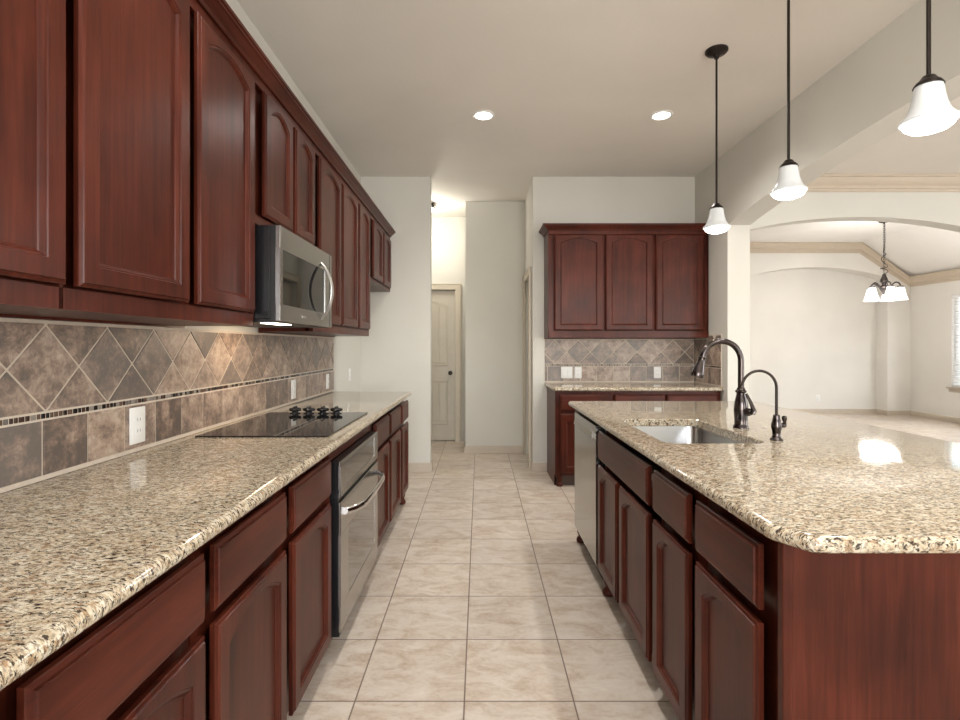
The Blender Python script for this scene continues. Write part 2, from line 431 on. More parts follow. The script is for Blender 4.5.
# ------------------------------------------------------------------ doors in the hall
def arch_loop(x0, x1, z0, zs, zc, n=10):
    """corner points bottom, then an eyebrow arch right to left; zs==zc gives a straight top"""
    pts = [(x0, z0), (x1, z0)]
    for i in range(n+1):
        t = i/n; x = x1 + (x0-x1)*t
        pts.append((x, zs + (zc-zs)*(1-(2*t-1)**2)))
    return pts
def rect_match(x0, x1, z0, z1, inner):
    """outer loop with as many points as the arch loop"""
    n = len(inner)-3; pts = [(x0, z0), (x1, z0)]
    for i in range(n+1): pts.append((x1 + (x0-x1)*i/n, z1))
    return pts
def hall_door(name, T0, w, rec):
    T = lambda u, v, z: T0(u, v - rec, z)
    d = struct(MB(T).box(0.0, w, -0.04, 0.0, 0.008, 2.04, bev=0.002).build(name, M['door']))
    for zs in ((0.24, 0.815, 0.815), (1.035, 1.80, 1.895)):
        m = MB(T); x0, x1 = 0.115, w-0.115
        m.loops([[(x, 0.0005, z) for x, z in arch_loop(x0-0.02, x1+0.02, zs[0]-0.02, zs[1]+0.02, zs[2]+0.02)],
                 [(x, 0.007, z) for x, z in arch_loop(x0-0.008, x1+0.008, zs[0]-0.008, zs[1]+0.008, zs[2]+0.008)],
                 [(x, 0.003, z) for x, z in arch_loop(x0+0.006, x1-0.006, zs[0]+0.006, zs[1]-0.006, zs[2]-0.006)]])
        k = 5
        g = MB(T)
        for i in range(k):
            a = x0 + (x1-x0)*(i+0.06)/k; b = x0 + (x1-x0)*(i+0.94)/k
            def top(x): 
                t = (x-x0)/(x1-x0); return zs[1] + (zs[2]-zs[1])*(1-(2*t-1)**2) - 0.03
            m.loops([[(a, 0.003, zs[0]+0.03), (b, 0.003, zs[0]+0.03), (b, 0.003, top(b)), (a, 0.003, top(a))],
                     [(a+0.004, 0.008, zs[0]+0.034), (b-0.004, 0.008, zs[0]+0.034), (b-0.004, 0.008, top(b)-0.004), (a+0.004, 0.008, top(a)-0.004)]])
        m.build('door_panel', M['door'], d)
    kb = MB(T); R = Matrix.Rotation(-PI/2, 3, 'X')
    pr = [(0.030,0),(0.030,0.006),(0.012,0.010),(0.011,0.030),(0.024,0.036),(0.029,0.048),(0.024,0.060),(0.008,0.064)]
    L = [[(w-0.065 + r*math.cos(2*PI*i/16), 0.001 + z, 0.925 + r*math.sin(2*PI*i/16)) for i in range(16)] for r, z in pr]
    kb.loops(L); kb.build('door_knob', M['bronze'], d)
    f = MB(T0)
    def cas(a0, a1, z0, z1):
        f.box(a0, a1, 0.002, 0.022, z0, z1, bev=0.004)
    for a0, a1 in ((-0.070,-0.001), (w+0.001, w+0.070)): 
        cas(a0, a1, 0.0, 2.115); 
    cas(-0.001, w+0.001, 2.048, 2.115)
    f.box(-0.086, w+0.086, 0.002, 0.028, 2.115, 2.128, bev=0.003)
    for a in (-0.084, w+0.070): f.box(a, a+0.014, 0.002, 0.028, 0, 2.115, bev=0.004)
    f.build('door_casing', M['casing'], d)
    return d
hall_door('door_1', lambda u, v, z: (-1.095+u, 7.058-v, z), 0.765, 0.045)
hall_door('door_2', lambda u, v, z: (0.549-v, 6.225-u, z), 0.60, 0.055)

# ------------------------------------------------------------------ windows
def window(name, T, w, z0, z1, blind=False):
    fr = struct(MB(T).box(0.003, 0.05, -0.09, -0.04, z0+0.003, z1-0.003).box(w-0.05, w-0.003, -0.09, -0.04, z0+0.003, z1-0.003)
                .box(0.05, w-0.05, -0.09, -0.04, z0+0.003, z0+0.05).box(0.05, w-0.05, -0.09, -0.04, z1-0.05, z1-0.003)
                .box(w/2-0.02, w/2+0.02, -0.088, -0.042, z0+0.05, z1-0.05).build(name, M['white']))
    MB(T).box(0.05, w-0.05, -0.068, -0.064, z0+0.05, z1-0.05).build('window_pane', M['glass'], fr)
    MB(T).box(-0.06, w+0.06, 0.002, 0.05, z0-0.03, z0-0.003, bev=0.006).box(-0.04, w+0.04, 0.002, 0.016, z0-0.09, z0-0.031, bev=0.004).build('window_sill', M['base'], fr)
    return fr
window('window_1', lambda u, v, z: (8.01-v, 6.1+u, z), 2.775, 0.60, 2.16)
window('window_2', lambda u, v, z: (8.01-v, 0.1+u, z), 3.0, 0.60, 2.40)
b = MB(); 
for k in range(36):
    z = 0.655 + k*0.0405
    b.loops([[(8.005, y, z-0.012), (8.035, y, z+0.014), (8.036, y, z+0.012), (8.006, y, z-0.014)] for y in (6.17, 8.85)])
bl = thing('window_blind', 'white slatted blind in the bright dining room window', 'blind', (8.02, 7.5, 0.62))
b.build('slats', M['blind'], bl, smooth=False)
MB().box(8.0, 8.04, 6.165, 8.855, 2.105, 2.150, bev=0.005).build('headrail', M['blind'], bl)
MB().box(8.005, 8.035, 6.17, 8.85, 0.622, 0.638, bev=0.003).build('bottom_rail', M['blind'], bl)

# ------------------------------------------------------------------ cabinetry
TL = lambda u, v, z: (-0.60+v, u, z)       # base cabinets along the cooktop wall
TI = lambda u, v, z: (0.635-v, u, z)       # island, facing the cooktop wall
TB = lambda u, v, z: (u, 4.78-v, z)        # base cabinets on the back wall
TU = lambda u, v, z: (-0.92+v, u, z)       # wall cabinets above the cooktop
TV = lambda u, v, z: (u, 5.06-v, z)        # wall cabinets on the back wall
def cab_door(root, T, u0, u1, z0, z1, rise=0.042, stile=0.060, rail=0.057, topr=0.078, wood='wz'):
    t0, t1 = 0.0015, 0.0205; ch = 0.008
    def inner(i): return arch_loop(u0+stile+i, u1-stile-i, z0+rail+i, z1-topr-i, z1-topr+rise-i)
    I0 = inner(0.0)
    def outer(i): return rect_match(u0+i, u1-i, z0+i, z1-i, I0)
    lv = lambda L, v: [(a, v, z) for a, z in L]
    m = MB(T)
    m.loops([lv(inner(0.010), t0), lv(outer(0.0), t0), lv(outer(0.0), t1-ch), lv(outer(0.0015), t1-ch+0.0015), lv(outer(0.008), t1-ch+0.004), lv(outer(0.0095), t1-0.001), lv(outer(0.0105), t1), lv(inner(-0.007), t1),
             lv(inner(-0.0055), t1-0.003), lv(inner(-0.001), t1-0.004), lv(inner(0.0045), t1-0.0105), lv(inner(0.006), t1-0.0135), lv(inner(0.010), t1-0.014), lv(inner(0.010), t0)], False, False)
    m.weld = True
    d = m.build('door', M[wood], root, angle=9)
    p = MB(T); p.loops([lv(inner(0.0095), t0+0.001), lv(inner(0.0095), t1-0.0136)])
    p.build('panel', M[wood], d, smooth=False)
    return d
def cab_drawer(root, T, u0, u1, z0, z1, wood):
    t0, t1 = 0.0015, 0.0205
    R = lambda i, v: [(u0+i, v, z0+i), (u1-i, v, z0+i), (u1-i, v, z1-i), (u0+i, v, z1-i)]
    MB(T).loops([R(0, t0), R(0, t1-0.009), R(0.0015, t1-0.0075), R(0.0095, t1-0.005), R(0.011, t1-0.001), R(0.012, t1)]).build('drawer_front', M[wood], root, angle=9)
RECESS = 0.024
def carcass(root, T, u0, u1, z0, z1, depth, opening=None, wood='wz', front=0.0):
    m = MB(T)
    if opening is None:
        m.box(u0, u1, -depth, -RECESS, z0, z1, bev=0.0015)
    else:
        a0, a1, b0, b1 = opening; t = 0.018
        if a0 > u0: m.box(u0, a0, -depth, front, z0, z1)
        if a1 < u1: m.box(a1, u1, -depth, front, z0, z1)
        if b1 < z1: m.box(a0, a1, front-0.02, front, b1, z1)
        if b0 > z0: m.box(a0, a1, -depth, front, z0, b0)
        m.box(a0, a1, -depth, -depth+0.01, b0, z1)
    return m.build('body', M['wz'], root)
def foot(root, T, u, v=0.0):
    c = T(u, v-0.035, 0)
    MB().lathe([(0.020,0.0),(0.030,0.006),(0.034,0.018),(0.030,0.032),(0.021,0.042),(0.020,0.052),(0.027,0.066),(0.030,0.099)], c[0], c[1], 18).build('foot', M['wz'], root)
def base_cab(T, u0, u1, doors, drawers, label, wood_h, depth=0.605, feet=(), opening=None, group=None, zr=(0.13,0.672,0.702,0.848), kick=True):
    c = T((u0+u1)/2, -depth/2, 0)
    r = thing('base_cabinet', label, 'cabinet', c, group)
    carcass(r, T, u0, u1, 0.10, 0.8775, depth, opening, front=-RECESS if doors else 0.0)
    if kick: MB(T).box(u0, u1, -0.09, -0.075, 0.0, 0.0995).box(u0+0.001, u0+0.016, -depth, -0.091, 0.0, 0.0995).box(u1-0.016, u1-0.001, -depth, -0.091, 0.0, 0.0995).build('toe_kick', M['kick'], r)
    for a, b_ in doors: cab_door(r, T, a, b_, zr[0], zr[1], rise=0.044, topr=0.080)
    for a, b_ in drawers: cab_drawer(r, T, a, b_, zr[2], zr[3], wood_h)
    for f in feet: foot(r, T, f)
    return r
GL = 'cherry base cabinets along the cooktop wall'
base_cab(TL, 0.20, 0.648, [(0.225,0.630)], [(0.225,0.630)], 'cherry base cabinet at the near end of the cooktop counter, mostly out of view', 'wy', 0.62, group=GL)
base_cab(TL, 0.650, 1.123, [(0.676,1.116)], [(0.676,1.116)], 'single-door cherry base cabinet with one wide drawer, second from the near counter end', 'wy', 0.62, group=GL)
base_cab(TL, 1.125, 2.080, [(1.160,1.583),(1.640,2.056)], [(1.160,1.583),(1.640,2.056)], 'two-door cherry base cabinet beside the wall oven, on its near side', 'wy', 0.62, group=GL)
base_cab(TL, 2.082, 2.888, [], [], 'cherry cabinet housing built around the stainless oven', 'wy', 0.62, opening=(2.096,2.852,0.118,0.828), group=GL)
base_cab(TL, 2.890, 4.310, [(2.945,3.375),(3.435,3.865),(3.935,4.280)], [(2.945,3.375),(3.435,3.865),(3.935,4.280)],
         'three-door cherry base cabinet between the oven and the white alcove', 'wy', 0.62, feet=(4.27,), group=GL)
GI = 'cherry base cabinets of the island'
r = base_cab(TI, 1.115, 1.514, [(1.165,1.502)], [(1.165,1.502)], 'cherry island cabinet at the near end with a broad side panel facing the viewer', 'wy', 0.61, group=GI)
ep = MB().box(0.656, 1.48, 1.098, 1.1135, 0.0, 0.8775, bev=0.001).build('end_panel', M['wz'], r)
MB().box(0.6345, 0.6555, 1.094, 1.1135, 0.0, 0.8775, bev=0.0015).build('end_stile', M['wz'], r)
base_cab(TI, 1.516, 1.874, [(1.556,1.868)], [(1.556,1.868)], 'narrow cherry island cabinet between the sink cabinet and the near end cabinet', 'wy', 0.61, group=GI)
base_cab(TI, 1.876, 2.735, [(1.922,2.316),(2.362,2.728)], [(1.925,2.728)], 'two-door cherry sink cabinet in the island beside the dishwasher', 'wy', 0.61, feet=(2.705,),
         opening=(1.894,2.717,0.118,0.86), group=GI)
fl = thing('filler_cabinet', 'narrow cherry end piece of the island beyond the dishwasher', 'cabinet', (0.93, 3.42, 0))
MB(TI).box(3.362, 3.475, -0.61, 0.0, 0.10, 0.8775, bev=0.0015).build('body', M['wz'], fl)
MB(TI).box(3.362, 3.475, -0.09, -0.075, 0.0, 0.0995).box(3.455, 3.474, -0.61, -0.091, 0.0, 0.0995).build('toe_kick', M['kick'], fl)
foot(fl, TI, 3.435)
bp = MB().box(1.25, 1.48, 1.116, 3.475, 0.0, 0.8775, bev=0.001); bp.recenter = True
tag(bp.build('island_backing', M['wz']), 'cherry panelled back of the island under the bar overhang', 'cabinet')
r = thing('base_cabinet', 'cherry base cabinet with three drawers and three doors against the back wall', 'cabinet', (1.45, 5.08, 0))
carcass(r, TB, 0.695, 2.215, 0.10, 0.8775, 0.605)
MB(TB).box(0.70, 2.215, -0.09, -0.075, 0.0, 0.0995).box(0.701, 0.72, -0.605, -0.091, 0, 0.0995).build('toe_kick', M['kick'], r)
for a, b_ in ((0.735,1.213),(1.232,1.690),(1.710,2.172)):
    cab_door(r, TB, a, b_, 0.13, 0.672, 0.044, topr=0.080); cab_drawer(r, TB, a, b_, 0.702, 0.846, 'wx')
foot(r, TB, 0.735)
MB(TB).box(0.6945, 0.712, -0.60, -0.075, 0.0, 0.0995).build('side_skirt', M['wz'], r)

def wall_cab(T, u0, u1, z0, doors, label, depth=0.30, group=None, dz0=None, rise=0.042, stile=0.062):
    c = T((u0+u1)/2, -depth/2, z0)
    r = thing('wall_cabinet', label, 'cabinet', c, group)
    MB(T).box(u0, u1, -depth, -RECESS, z0, 2.41).box(u0-0.0008, u1+0.0008, -RECESS+0.0002, 0.0, z0, (dz0 or z0+0.054)-0.006).box(u0-0.0008, u1+0.0008, -RECESS+0.0002, 0.0, 2.372, 2.41).box(u0, u1, -depth, -depth+0.02, z0-0.008, z0).box(u0, u0+0.004, -RECESS-0.02, 0.0, z0+0.002, 2.4095).box(u1-0.004, u1, -RECESS-0.02, 0.0, z0+0.002, 2.4095).build('body', M['wz'], r)
    for a, b_ in doors: cab_door(r, T, a, b_, dz0 or z0+0.054, 2.366, rise, stile)
    return r
GU = 'cherry wall cabinets above the cooktop counter'
wall_cab(TU, 0.20, 1.149, 1.371, [(0.225,0.665),(0.710,1.147)], 'tall cherry wall cabinet nearest the viewer, cut off by the frame', group=GU)
wall_cab(TU, 1.151, 2.130, 1.371, [(1.183,1.634),(1.683,2.106)], 'two-door cherry wall cabinet just before the microwave', group=GU)
wall_cab(TU, 2.132, 2.888, 1.795, [(2.207,2.535),(2.572,2.872)], 'short two-door cherry wall cabinet directly above the microwave', group=GU, dz0=1.838)
wall_cab(TU, 2.890, 4.350, 1.371, [(2.965,3.418),(3.462,3.890),(3.938,4.318)], 'three-door cherry wall cabinet just beyond the microwave', group=GU)
wall_cab(TU, 4.352, 5.387, 1.848, [(4.455,4.895),(4.945,5.335)], 'short cherry wall cabinet over the empty refrigerator space by the back wall', group=GU, dz0=1.877)
wall_cab(TV, 0.665, 2.215, 1.371, [(0.723,1.191),(1.218,1.677),(1.706,2.165)], 'three-door cherry wall cabinet on the back wall above two outlet plates', 0.325, dz0=1.440)
CRN = [(0.002,0.0),(0.010,0.0),(0.014,0.008),(0.016,0.012),(0.040,0.034),(0.046,0.036),(0.048,0.042),(0.055,0.044),(0.056,0.055),(-0.02,0.055),(-0.02,0.0)]
def cab_crown(path, outs, label):
    m = MB()
    m.loops([[(x+ox*o, y+oy*o, 2.4105+d) if o > -0.01 else (x+ox*-0.012, y+oy*-0.012, 2.4105+d) for o, d in CRN] for (x, y), (ox, oy) in zip(path, outs)])
    m.recenter = True
    tag(m.build('cornice', M['wy'], angle=20), label, 'cornice', 'cherry cornices')
# lower cove strip under the crown, then crown
cab_crown([(-1.22,0.20),(-0.92,0.20),(-0.92,5.387)], [(0,-1),(1,-1),(1,0)], 'long cherry cornice capping the wall cabinets over the cooktop counter')
cab_crown([(0.665,5.385),(0.665,5.06),(2.215,5.06)], [(-1,0),(-1,-1),(0,-1)], 'short cherry cornice capping the wall cabinet on the back wall')

# ------------------------------------------------------------------ worktops
def round_poly(pts, rad, n=5):
    out = []; flags = []
    N = len(pts)
    for i, (x, y, fl) in enumerate(pts):
        r = rad[i]; p = Vector((x, y)); a = Vector(pts[i-1][:2]); b = Vector(pts[(i+1) % N][:2])
        if r <= 0: out.append((x, y)); flags.append(fl); continue
        da = (a-p).normalized(); db = (b-p).normalized()
        ang = da.angle(db); d = r/math.tan(ang/2)
        c = p + (da+db).normalized()*(r/math.sin(ang/2))
        s = p+da*d-c; e = p+db*d-c; tot = s.angle(e); sg = 1 if s.x*e.y-s.y*e.x > 0 else -1
        for k in range(n+1):
            q = Matrix.Rotation(sg*tot*k/n, 2) @ s + c
            out.append((q.x, q.y)); flags.append(True if k < n else fl)
    return out, flags
def inset_poly(pts, flags, d):
    """flags[i] belongs to the edge from i to i+1 (counter-clockwise outline)"""
    N = len(pts); out = []
    for i in range(N):
        p0, p1, p2 = Vector(pts[i-1]), Vector(pts[i]), Vector(pts[(i+1) % N])
        e0, e1 = (p1-p0).normalized(), (p2-p1).normalized()
        n0, n1 = Vector((-e0.y, e0.x)), Vector((-e1.y, e1.x))
        d0 = d if flags[i-1] else 0.0; d1 = d if flags[i] else 0.0
        a, b = p0 + n0*d0, p1 + n1*d1
        cr = e0.x*e1.y - e0.y*e1.x
        if abs(cr) < 1e-5: q = p1 + n1*d1
        else:
            t = ((b.x-a.x)*e1.y - (b.y-a.y)*e1.x)/cr; q = a + e0*t
        out.append((q.x, q.y))
    return out
def rrect(x0, x1, y0, y1, r, n=6):
    p, _ = round_poly([(x0,y0,1),(x1,y0,1),(x1,y1,1),(x0,y1,1)], [r]*4, n); return p
def worktop(pts, rad, mat, label, hole=None, z0=0.879, z1=0.914):
    out, fl = round_poly(pts, rad); R = (z1-z0)/2; zm = (z0+z1)/2
    levels = [(R*(1-math.cos(a)), zm + R*math.sin(a)) for a in [(-PI/2 + PI*k/10) for k in range(11)]]
    L = [[(x, y, z) for x, y in inset_poly(out, fl, d)] for d, z in levels]
    bm = bmesh.new()
    rings = [[bm.verts.new(p) for p in l] for l in L]; n = len(out)
    for k in range(len(rings)-1):
        for i in range(n):
            bm.faces.new((rings[k][i], rings[k][(i+1)%n], rings[k+1][(i+1)%n], rings[k+1][i]))
    def cap(ring, hr):
        es = []
        for lp in ([ring, hr] if hr else [ring]):
            for i in range(len(lp)):
                e = bm.edges.get((lp[i], lp[(i+1)%len(lp)])) or bm.edges.new((lp[i], lp[(i+1)%len(lp)])); es.append(e)
        bmesh.ops.triangle_fill(bm, use_beauty=True, use_dissolve=False, edges=es)
    if hole:
        h0 = [bm.verts.new((x, y, z0)) for x, y in hole]; ha = [bm.verts.new((x, y, z1-0.004)) for x, y in hole]
        hc = [bm.verts.new((x, y, z1)) for x, y in inset_poly(hole, [True]*len(hole), -0.004)]
        for A, B in ((h0, ha), (ha, hc)):
            for i in range(len(hole)):
                j = (i+1) % len(hole); bm.faces.new((A[i], A[j], B[j], B[i]))
        cap(rings[-1], hc); cap(rings[0], h0)
    else:
        bm.faces.new(rings[-1]); bm.faces.new(list(reversed(rings[0])))
    bmesh.ops.recalc_face_normals(bm, faces=bm.faces[:])
    me = bpy.data.meshes.new('worktop'); bm.to_mesh(me); bm.free()
    me.polygons.foreach_set('use_smooth', [True]*len(me.polygons)); me.set_sharp_from_angle(angle=math.radians(40))
    me.materials.append(mat)
    o = bpy.data.objects.new('worktop', me); COL.objects.link(o)
    return tag(o, label, 'worktop', 'granite worktops')
worktop([(-1.223,0.18,1),(-0.559,0.18,1),(-0.559,4.335,1),(-1.223,4.335,0)], [0,0.03,0.03,0], M['granite'], 'long speckled granite worktop holding the black cooktop')
worktop([(0.67,4.745,1),(2.218,4.745,0),(2.218,5.388,0),(0.67,5.388,1)], [0.03,0,0,0], M['granite2'], 'narrow speckled granite worktop against the back wall')
SX0, SX1, SY0, SY1 = 0.722, 1.115, 2.02, 2.69
worktop([(0.655,1.022,1),(1.87,1.022,1),(1.87,3.59,1),(0.605,3.59,1),(0.605,1.105,1)], [0.035,0.05,0.05,0.03,0.035], M['granite2'],
        'big speckled granite island top with the sink cut into it', hole=rrect(SX0, SX1, SY0, SY1, 0.05))

# ------------------------------------------------------------------ tiled backsplashes
def clip_poly(poly, x0, x1, z0, z1):
    for ax, lim, sg in ((0, x0, 1), (0, x1, -1), (1, z0, 1), (1, z1, -1)):
        out = []
        for i in range(len(poly)):
            p, q = poly[i-1], poly[i]
            ip, iq = sg*(p[ax]-lim) >= 0, sg*(q[ax]-lim) >= 0
            if ip != iq:
                t = (lim-p[ax])/(q[ax]-p[ax]); out.append((p[0]+(q[0]-p[0])*t, p[1]+(q[1]-p[1])*t))
            if iq: out.append(q)
        poly = out
        if len(poly) < 3: return []
    return poly
def backsplash(T, rects, u_dia, u_sq, label, slab):
    """rects: (u0, u1, ztop). T(u, v, z): v is out from the wall"""
    root = thing('backsplash', label, 'backsplash', T((rects[0][0]+rects[-1][1])/2, 0.0, 0.915), 'tiled backsplashes')
    g = MB(T)
    for u0, u1, zt in rects: g.box(u0, u1, 0.001, 0.008, 0.9155, zt)
    g.build('grout_bed', M['grout'], root, smooth=False)
    ti, mo = MB(T), MB(T); G = 0.0036
    def tile(mb, poly, v1, c):
        cx = sum(p[0] for p in poly)/len(poly); cz = sum(p[1] for p in poly)/len(poly)
        def sh(p, d):
            L = math.hypot(p[0]-cx, p[1]-cz) or 1; k = max(0, 1-d/L); return (cx+(p[0]-cx)*k, cz+(p[1]-cz)*k)
        mb.loops([[(a, 0.008, z) for a, z in poly], [(a, v1-0.0012, z) for a, z in poly], [(*[sh(p, 0.0018)[0]], v1, sh(p, 0.0018)[1]) for p in poly]], False, True, c=c)
    for u0, u1, zt in rects:
        a0, a1 = u0+0.002, u1-0.002
        s = 0.1695; k = math.floor((u0-u_sq)/s)
        while u_sq + k*s < u1:
            p = clip_poly([(u_sq+k*s+G, 0.930), (u_sq+(k+1)*s-G, 0.930), (u_sq+(k+1)*s-G, 1.081), (u_sq+k*s+G, 1.081)], a0, a1, 0.922, 1.2)
            if p: tile(ti, p, 0.0115, (random.random(), random.random(), random.random()))
            k += 1
        x = u0+0.003
        while x < u1-0.014:
            wd = random.choice((0.014, 0.0165, 0.0165, 0.020)); wd = min(wd, u1-0.003-x)
            base = random.choice(((0.02,0.012,0.01),(0.05,0.025,0.018),(0.16,0.14,0.125),(0.11,0.07,0.05),(0.26,0.23,0.20),(0.012,0.01,0.009)))
            tile(mo, [(x, 1.0875), (x+wd-0.0052, 1.0875), (x+wd-0.0052, 1.1015), (x, 1.1015)], 0.0115, base)
            x += wd
        D = 0.1215; zc = 1.1065 + D; g2 = G*1.41
        k = math.floor((u0-u_dia)/D) - 1
        while u_dia + k*D < u1 + D:
            for off in ((0,) if k % 2 == 0 else (-D, D)):
                cu, cz = u_dia + k*D, zc + off; q = D - g2
                p = clip_poly([(cu-q, cz), (cu, cz-q), (cu+q, cz), (cu, cz+q)], a0, a1, 1.108, zt-0.010)
                if p:
                    area_ = abs(sum(p[i-1][0]*p[i][1]-p[i][0]*p[i-1][1] for i in range(len(p))))/2
                    if area_ > 1e-5: tile(ti, p, 0.0115, (random.random(), random.random(), random.random()))
            k += 1
    ti.build('stone_tiles', M['stone'], root, smooth=False); mo.build('mosaic_band', M['mosaic'], root, smooth=False)
    return root
TWL = lambda u, v, z: (XL+v, u, z)
TWB = lambda u, v, z: (u, YB-v, z)
TWR = lambda u, v, z: (XR-v, u, z)
backsplash(TWL, [(0.20, 4.355, 1.362)], 1.466, 1.454-0.1695*4, 'long brown stone backsplash with diamond tiles behind the cooktop', None)
backsplash(TWB, [(0.672, 2.204, 1.362)], 1.503, 0.70, 'brown stone backsplash on the back wall under the three-door wall cabinet', None)
backsplash(TWR, [(4.79, 5.052, 1.398), (5.052, 5.388, 1.362)], 4.92, 4.83, 'small return of brown stone backsplash on the side wall beside the pillar', None)

# ------------------------------------------------------------------ outlets
def outlet(name, T, u, z, label, w=0.074, h=0.118, kind='outlet', v0=0.012, group='white outlet plates'):
    r = thing(name, label, 'outlet' if kind == 'outlet' else 'switch', T(u, v0, z-h/2), group)
    MB(T).box(u-w/2, u+w/2, v0, v0+0.006, z-h/2, z+h/2, bev=0.003, seg=2).build('cover_plate', M['plate'], r)
    if kind == 'outlet':
        for s in (-1, 1):
            q = MB(T).box(u-0.017, u+0.017, v0+0.006, v0+0.0085, z+s*0.0195-0.014, z+s*0.0195+0.014, bev=0.002).build('receptacle', M['plate'], r)
            MB(T).box(u-0.008, u-0.006, v0+0.0085, v0+0.0088, z+s*0.0195-0.004, z+s*0.0195+0.006).box(u+0.006, u+0.008, v0+0.0085, v0+0.0088, z+s*0.0195-0.004, z+s*0.0195+0.006).build('slots', M['slot'], q)
    else:
        n = 2 if w > 0.1 else 1
        for i in range(n):
            c = u + (i-(n-1)/2)*0.046
            MB(T).box(c-0.016, c+0.016, v0+0.006, v0+0.010, z-0.033, z+0.033, bev=0.003).build('rocker', M['plate'], r)
    return r
outlet('outlet', TWL, 1.850, 1.010, 'white outlet in the stone backsplash on the near side of the cooktop', 0.082, 0.128)
outlet('outlet', TWL, 3.405, 1.008, 'white outlet in the stone backsplash behind the cooktop knobs', 0.076, 0.122)
outlet('outlet', TWL, 4.165, 1.008, 'white outlet at the far end of the cooktop backsplash, by the bare wall', 0.072, 0.118)
outlet('outlet', TWL, 4.92, 1.02, 'white outlet on the bare painted wall of the refrigerator space', v0=0.001)
outlet('switch_plate', TWB, 0.896, 1.018, 'wide white double switch plate on the back wall backsplash', 0.118, 0.118, 'switch')
outlet('outlet', TWB, 1.013, 1.018, 'narrow white outlet beside the double switch plate')
outlet('outlet', TWB, 1.828, 1.018, 'white outlet under the third door of the back wall cabinet, alone')
outlet('outlet', lambda u, v, z: (u, 10.0-v, z), 6.47, 0.295, 'small white outlet low on the dining room niche wall', v0=0.001)

# ------------------------------------------------------------------ cooktop
CT = thing('cooktop', 'black glass electric cooktop set on the granite worktop', 'cooktop', (-0.9, 2.535, 0.9145))
MB().box(-1.17, -0.624, 2.148, 2.922, 0.9145, 0.9205, bev=0.002).build('glass_top', M['blackglass'], CT)
for k, x in enumerate((-1.010, -0.934, -0.858, -0.784)):
    m = MB(); n = 32
    def lob(r, z): return [(x + r*(1+0.20*math.cos(4*a))*math.cos(a), 2.865 + r*(1+0.20*math.cos(4*a))*math.sin(a), 0.9207+z) for a in [2*PI*i/n for i in range(n)]]
    m.loops([lob(0.024,0), lob(0.024,0.003), lob(0.015,0.006), lob(0.014,0.010), lob(0.025,0.014), lob(0.029,0.021), lob(0.026,0.029), lob(0.010,0.032)])
    m.box(x-0.0045, x+0.0045, 2.84, 2.89, 0.950, 0.9600, bev=0.002)
    kn = m.build('knob', M['black'], CT, angle=40)
    MB().lathe([(0.0235,0.0),(0.0235,0.002)], x, 2.865, 24, cz=0.9206).build('knob_collar', M['black'], kn)

# ------------------------------------------------------------------ microwave
MW = thing('microwave', 'stainless over-the-range microwave with bowed handle and black window', 'microwave', (-1.0, 2.51, 1.39))
MB().box(-1.218, -0.858, 2.138, 2.882, 1.402, 1.785, bev=0.003).build('case', M['black'], MW)
MB().box(-0.857, -0.835, 2.140, 2.880, 1.393, 1.785, bev=0.002).build('door_core', M['blackp'], MW)
fx0, fx1 = -0.8345, -0.815
m = MB()
wy0, wy1, wz0, wz1 = 2.168, 2.762, 1.462, 1.690
m.box(fx0, fx1, 2.138, 2.882, wz1, 1.786, bev=0.002).box(fx0, fx1, 2.138, 2.882, 1.392, wz0, bev=0.002)
m.box(fx0, fx1, 2.138, wy0, wz0-0.001, wz1+0.001).box(fx0, fx1, wy1, 2.882, wz0-0.001, wz1+0.001)
dr = m.build('door', M['steely'], MW)
MB().box(fx0+0.001, fx1-0.003, wy0+0.001, wy1-0.001, wz0+0.001, wz1-0.001).build('window', M['blackglass'], dr)
pts = []
for i in range(17):
    t = i/16; z = 1.424 + (1.722-1.424)*t; pts.append((-0.818 + 0.058*math.sin(PI*t)**0.8, 2.700, z))
hm = MB(); L = []
for (x, y, z), i in zip(pts, range(17)):
    wd = 0.015 + 0.007*math.sin(PI*i/16)
    L.append([(x+0.006*math.cos(a), y + wd*math.sin(a), z) for a in [2*PI*k/12 for k in range(12)]])
hm.loops(L); hm.build('handle', M['bright'], dr)
MB().box(-0.8149, -0.8135, 2.40, 2.455, 1.420, 1.430, bev=0.0005).build('badge', M['chrome'], dr)
MB().box(-0.8148, -0.8140, 2.842, 2.846, 1.395, 1.783).build('seam', M['blackp'], dr)
MB().box(-1.20, -0.84, 2.16, 2.86, 1.389, 1.4015).build('underside', M['blackp'], MW)
MB().box(-0.93, -0.87, 2.22, 2.42, 1.386, 1.3888).build('lamp', M['uled'], MW)
area('hood_lamp', (-0.98, 2.55, 1.375), (-0.30, 0, -1), 0.10, 0.25, 1.3, (1.0, 0.74, 0.5))

# ------------------------------------------------------------------ oven
OV = thing('oven', 'stainless built-in oven with black glass door under the cooktop', 'oven', (-0.8, 2.475, 0.119))
MB().box(-1.16, -0.602, 2.102, 2.846, 0.121, 0.824).build('case', M['black'], OV)
XO = -0.555
def frame(m, x0, x1, y0, y1, z0, z1, wy0, wy1, wz0, wz1, bev=0.002):
    m.box(x0, x1, y0, y1, wz1, z1, bev=bev).box(x0, x1, y0, y1, z0, wz0, bev=bev)
    m.box(x0, x1, y0, wy0, wz0-0.001, wz1+0.001).box(x0, x1, wy1, y1, wz0-0.001, wz1+0.001)
cp = MB(); frame(cp, -0.565, XO, 2.094, 2.850, 0.682, 0.826, 2.16, 2.765, 0.712, 0.806)
cp = cp.build('control_panel', M['steely'], OV)
MB().box(-0.5648, XO-0.002, 2.161, 2.764, 0.713, 0.805).build('display', M['ovenglass'], cp)
MB().box(-0.599, -0.566, 2.0965, 2.851, 0.122, 0.824).build('side_trim', M['black'], OV)
